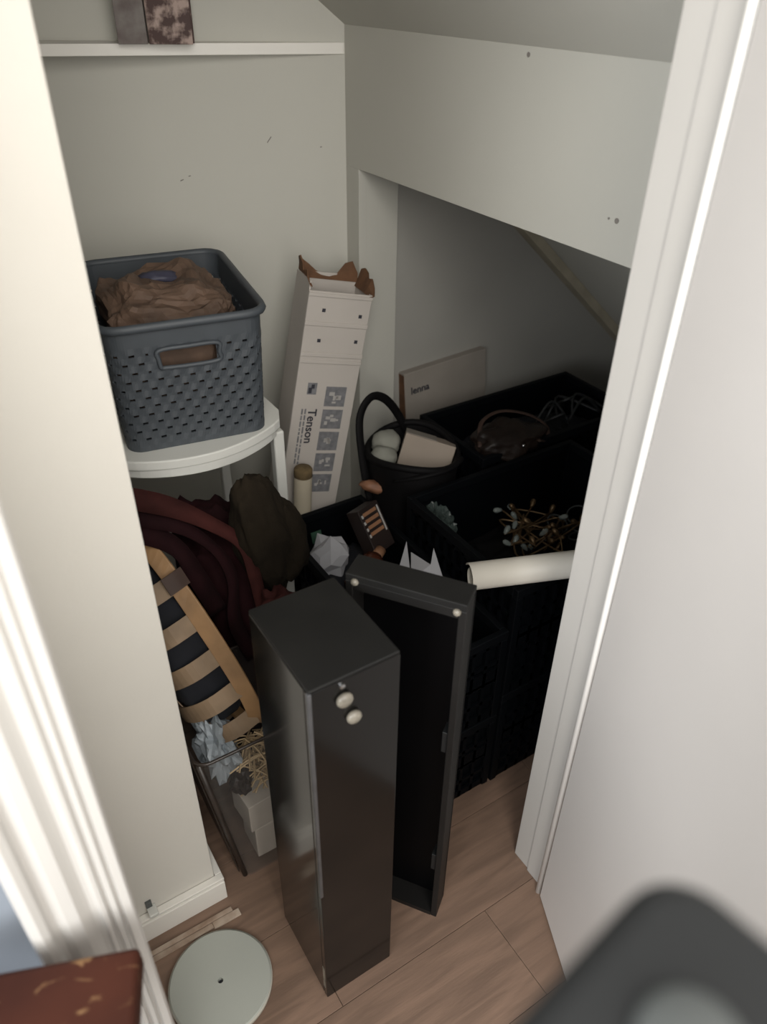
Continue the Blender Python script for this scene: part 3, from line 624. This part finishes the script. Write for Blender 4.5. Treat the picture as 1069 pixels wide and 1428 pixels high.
# ================================================ SHELF BOOKS
def bookat(s0, s1, z0, h, dep, m, name, label, rot=0.0):
    a = on_back(s0, z0, 0.095); b_ = on_back(s1, z0, 0.095); c = (a + b_) / 2; wd = (a - b_).length
    t = empty(name, (c.x, c.y, z0)); t.rotation_euler = (0, 0, math.atan2(-d.y, -d.x) + rot)
    tag(t, label, 'book')
    new('cover', B(((-wd / 2, 0, 0), (wd / 2, 0.004, h)), ((-wd / 2, dep - .004, 0), (wd / 2, dep, h)), ((-wd / 2, 0.004, 0), (-wd / 2 + .004, dep - .004, h))), m, t, bevel=0.001)
    new('page_block', B(((-wd / 2 + .005, 0.0045, 0.003), (wd / 2 - .004, dep - .0045, h - .004))), 'cream', t)
bookat(0.402, 0.316, 1.4675, 0.16, 0.035, 'bookm', 'book', 'dark book with pink and brown marbled cover on the narrow shelf')
bookat(0.462, 0.405, 1.4675, 0.15, 0.045, 'bookg', 'book', 'dark grey brown book left of the marbled one on the narrow shelf', 0.1)

# ================================================ LEFT PILE
# clear tub
t = empty('plastic_tub', (0.37, 1.01, 0.0)); tag(t, 'smoky clear plastic tub on the floor beside the nib wall', 'tub')
bm = bmesh.new(); b0 = rrect(0.125, 0.11, 0.02, 4); b1 = rrect(0.178, 0.120, 0.025, 4)
r0 = [bm.verts.new((x, y, 0.004)) for x, y in b0]; r1 = [bm.verts.new((x, y, 0.43)) for x, y in b1]
for k in range(len(r0)): k2 = (k + 1) % len(r0); bm.faces.new((r0[k], r0[k2], r1[k2], r1[k]))
bm.faces.new(r0[::-1]); o = new('tub_wall', bm, 'clear', t, smooth=False); md = o.modifiers.new('s', 'SOLIDIFY'); md.thickness = 0.0025
new('tub_rim', tube([(x, y, 0.432) for x, y in rrect(0.180, 0.122, 0.026, 4)], 0.0032, 8, closed=True), 'rimgrey', t, smooth=True)
new('corner_rib', tube([(-0.121, -0.105, 0.010), (-0.174, -0.115, 0.43)], 0.0055, 10), 'rimgrey', t, smooth=True)
bm = bmesh.new(); V = [bm.verts.new(p) for p in ((-0.1275, -0.09, 0.006), (-0.1275, 0.09, 0.006), (-0.1805, 0.095, 0.425), (-0.1805, -0.095, 0.425))]; bm.faces.new(V)
o = new('side_label', bm, 'rimgrey', t); md = o.modifiers.new('s', 'SOLIDIFY'); md.thickness = 0.002; o['label'] = 'dark brown side wall'
tag(new('card_box', B(((-0.06, -0.03, 0), (0.055, 0.045, 0.10))), 'boxpale', bevel=0.002, loc=(0.350, 0.955, 0.009)), 'lower cream card box at the front of the clear tub', 'box')
tag(new('card_box', B(((-0.062, -0.03, 0), (0.058, 0.05, 0.085)), mx=Matrix.Rotation(0.08, 4, 'Z')), 'boxpale', bevel=0.002, loc=(0.342, 0.958, 0.110)), 'upper pale card box stacked in the clear tub', 'box')
tag(rebase(new('blue_grey_bag', lump((0.262, 1.0, 0.345), (0.036, 0.07, 0.08), 0.5, 2.0, 7, 4, (0, -0.1, 0)), 'bluebag')), 'pale blue-grey crumpled plastic bag in the clear tub', 'plastic bag')
tag(rebase(new('dark_rag', lump((0.282, 0.945, 0.265), (0.022, 0.025, 0.030), 0.5, 2.0, 17, 3), 'darkbox')), 'dark brown rag beside the raffia in the clear tub', 'rag')
bm = bmesh.new(); R3 = random.Random(5)
for k in range(90):
    c = Vector((0.335 + R3.uniform(-.035, .045), 0.955 + R3.uniform(-.03, .04), 0.235 + R3.uniform(0, .10))); a = R3.uniform(0, 6.28); l = R3.uniform(.02, .05)
    dd_ = Vector((math.cos(a) * l, math.sin(a) * l, R3.uniform(-.01, .035)))
    tube(smoothpath([c - dd_, c + Vector((0, 0, .012)), c + dd_], 4), 0.0019, 4, bm)
tag(rebase(new('raffia_bundle', bm, 'straw')), 'bundle of tan raffia strands on the card boxes in the tub', 'raffia', kind='stuff')

# trug basket
P1 = Vector((0.232, 1.14, 0.775)); P2 = Vector((0.338, 0.925, 0.435)); Lx = (P2 - P1); Ln = Lx.length; Lx.normalize()
Nn = Vector((0.80, 0.30, 0.28)); Nn = (Nn - Lx * Nn.dot(Lx)).normalized(); Wd = Nn.cross(Lx).normalized()
if Wd.y < 0: Wd = -Wd
t = empty('trug_basket', (0.30, 1.05, 0.36)); tag(t, 'tan bentwood trug basket leaning on its side in the tub', 'basket')
base = t.location.copy()
ctr = (P1 + P2) / 2 + Wd * 0.09 - base; A1, A2 = Ln / 2 + 0.02, 0.105
def rimpt(a, k=1.0, dn=0.0):
    ca, sa = math.cos(a), math.sin(a); e = 0.80
    return ctr + Lx * (A1 * k * math.copysign(abs(ca) ** e, ca)) + Wd * (A2 * k * math.copysign(abs(sa) ** e, sa)) + Nn * dn
N = 72
bm = bmesh.new(); rings = []
for i in range(N):
    a = 2 * PI * i / N; p = rimpt(a); q = rimpt(a, 0.9); out_ = (p - ctr).normalized()
    dirn = (Nn * 0.80 + out_ * 0.60).normalized(); nrm = (out_ * .8 - Nn * .6).normalized()
    rings.append([bm.verts.new(p + dirn * sx_ * 0.0165 + nrm * sy_ * 0.003) for sx_, sy_ in ((-1, -1), (1, -1), (1, 1), (-1, 1))])
for i in range(N):
    a, b_ = rings[i], rings[(i + 1) % N]
    for k in range(4): bm.faces.new((a[k], a[(k + 1) % 4], b_[(k + 1) % 4], b_[k]))
new('rim', bm, 'tan', t, bevel=0.0015)
# hull cross ribs
for s in (-0.80, -0.46, -0.12, 0.22, 0.56, 0.88):
    hw = A2 * (1 - abs(s) ** 2.5) ** 0.40; dp = 0.105 * (1 - s ** 4 * 0.5); P = []; D_ = []
    for k in range(9):
        a = PI * k / 8; P.append(ctr + Lx * (A1 * s) + Wd * (-hw * 0.93 * math.cos(a)) - Nn * (dp * math.sin(a) ** 0.7)); D_.append(Lx)
    new('rib', ribbon(P, D_, 0.036, 0.002, n=3), 'tan2', t)
for a in (0.45, 0.62):
    P = []; D_ = []
    for k in range(11):
        s = -0.97 + 1.94 * k / 10; hw = A2 * max(0.02, 1 - abs(s) ** 2.5) ** 0.40; dp = 0.100 * (1 - s ** 4 * 0.92)
        P.append(ctr + Lx * (A1 * s) + Wd * (-hw * 0.98 * math.cos(PI * a)) - Nn * (dp * math.sin(PI * a) ** .7)); D_.append(Wd * math.sin(PI * a) + Nn * -math.cos(PI * a) * -1)
    new('slat', ribbon(P, D_, 0.012, 0.002, n=3), 'tan2', t)
c0 = ctr + Lx * (-A1 * .48) + Wd * (-A2)
new('binding', ribbon([c0 - Nn * .022 - Wd * .006, c0 + Nn * 0.0 - Wd * .0075, c0 + Nn * .02 - Wd * .004], [Lx] * 3, 0.034, 0.004), 'band', t)
bm = lump((0, 0, 0), (A1 * 0.80, A2 * 0.72, 0.066), 0.10, 2, 6, 4, power=0.75)
lm = Matrix(((Lx.x, Wd.x, Nn.x), (Lx.y, Wd.y, Nn.y), (Lx.z, Wd.z, Nn.z))).to_4x4(); lm.translation = base + ctr - Nn * 0.030
bmesh.ops.transform(bm, matrix=lm, verts=bm.verts)
tag(rebase(new('navy_scarf', bm, 'navy', smooth=True)), 'dark navy scarf lying inside the trug basket', 'scarf')

# maroon bag, rust strap, felt hat
t = empty('maroon_bag', (0.40, 1.230, 0.0)); tag(t, 'maroon cloth bag slumped under the white rack behind the trug', 'bag')
bm = lump((0, 0, 0.37), (0.110, 0.080, 0.37), 0.20, 1.6, 22, 5, power=0.8)
for v in bm.verts:
    v.co += v.co.normalized() * 0.010 * noise.noise(Vector((v.co.x * 30, v.co.y * 30, v.co.z * 7)))
    if v.co.z < 0: v.co.z = 0
new('bag_body', bm, 'maroon', t, smooth=True)
P = [(-0.19, -0.085, 0.862), (-0.11, -0.09, 0.815), (-0.04, -0.095, 0.752), (0.01, -0.10, 0.69), (0.025, -0.108, 0.61), (0.035, -0.11, 0.50)]
new('shoulder_strap', ribbon(P, [(.1, 0.4, .9), (.1, .4, .9), (0.2, .4, .8), (.6, .3, .5), (1, .2, .2), (1, .2, 0)], 0.034, 0.005, wf=lambda u_: 1.2 - .6 * u_ + .12 * math.sin(9 * u_)), 'red', t, smooth=True)
P = [(-0.19, -0.09, 0.822), (-0.10, -0.095, 0.77), (-0.045, -0.10, 0.70), (-0.02, -0.105, 0.62), (-0.03, -0.115, 0.52), (0.0, -0.115, 0.40)]
new('strap', ribbon(P, [(.1, 0.4, .9), (.1, .4, .9), (0.2, .4, .9), (.8, .3, .6), (1, .2, .2), (1, .2, 0)], 0.030, 0.005), 'maroon', t, smooth=True)
P = [(-0.19, -0.10, 0.80), (-0.12, -0.10, 0.74), (-0.09, -0.11, 0.66), (-0.06, -0.115, 0.56)]
new('strap', ribbon(P, [(.1, 0.4, .9), (.3, .4, .9), (0.8, .4, .3), (1, .3, 0)], 0.040, 0.005), 'maroon', t, smooth=True)
t = empty('felt_hat', (0.485, 1.145, 0.52)); tag(t, 'dark olive-brown floppy felt hat hanging over the maroon bag', 'hat')
bm = lump((-0.022, 0.0, 0.160), (0.060, 0.042, 0.165), 0.16, 1.5, 40, 5, (0.12, -0.20, 0.1))
for v in bm.verts:
    v.co += Vector((0, -1, 0)) * 0.012 * noise.noise(Vector((v.co.x * 26 + v.co.z * 8, v.co.y * 4, v.co.z * 6)))
new('crown', bm, 'felt', t, smooth=True)
bm = lump((0.032, 0.010, 0.118), (0.050, 0.030, 0.112), 0.14, 1.5, 44, 5, (0.05, -0.25, 0.2))
for v in bm.verts:
    v.co += Vector((0, -1, 0)) * 0.010 * noise.noise(Vector((v.co.x * 24 - v.co.z * 9, v.co.y * 4, v.co.z * 5)))
new('brim', bm, 'felt', t, smooth=True)
tag(rebase(new('rust_cloth', lump((0.455, 1.085, 0.525), (0.045, 0.03, 0.055), 0.4, 1.8, 50, 4), 'red', smooth=True)), 'rust red cloth peeking out beneath the felt hat', 'cloth')

# ================================================ FLOOR DISC
t = empty('round_disc', (0.121, 0.733, 0.0)); tag(t, 'flat grey-green round disc with a small centre hole on the floor', 'disc')
new('disc_plate', lathe([(0.0052, 0.004), (0.0052, 0.014), (0.094, 0.014), (0.0965, 0.012), (0.0965, 0.003), (0.094, 0.001), (0.0052, 0.001), (0.0052, 0.004)], 72), 'disc', t)
new('disc_edge', lathe([(0.0967, 0.002), (0.0985, 0.003), (0.0985, 0.011), (0.0967, 0.0125)], 72), 'discrim', t, smooth=True)
new('centre_hub', lathe([(0, 0.0015), (0.005, 0.0015), (0.005, 0.004), (0, 0.004)], 20), 'ink', t)

# ================================================ FOREGROUND
# marble topped table at left
t = empty('side_table', (0.006, 0.443, 0)); t.rotation_euler = (0, 0, math.atan2(0.048, -0.122) - PI)
tag(t, 'brown marble topped side table with golden veins in the left foreground', 'table')
new('marble_top', B(((-0.20, -0.30, 0.768), (0.0, 0.0, 0.80))), 'marble', t, bevel=0.006)
new('apron', B(((-0.18, -0.27, 0.70), (-0.04, -0.04, 0.7675))), 'darkbox', t)
for sx_ in (-0.175, -0.07):
    for sy_ in (-0.26, -0.07): new('leg', B(((sx_, sy_, 0), (sx_ + .03, sy_ + .03, 0.6995))), 'darkbox', t, bevel=0.002)
# dark tower close to the camera at right
t = empty('tower_fan', (0.112, 0.001, 0)); t.rotation_euler = (0, 0, math.radians(8))
tag(t, 'blurred dark grey tower with a pale round dial in the right foreground', 'fan')
pts = rrect(0.062, 0.062, 0.022, 8)
new('body', slab([(x, y) for x, y in pts], 0.06, 1.355), 'fan', t, bevel=0.008)
new('base', slab([(x * 1.2, y * 1.2) for x, y in pts], 0.0, 0.0595), 'fan', t, bevel=0.006)
new('dial', lathe([(0, 0.006), (0.013, 0.006), (0.0155, 0.004), (0.016, 0)], 40, Matrix.Translation((0.013, 0.024, 1.3552))), 'dial', t, smooth=True)
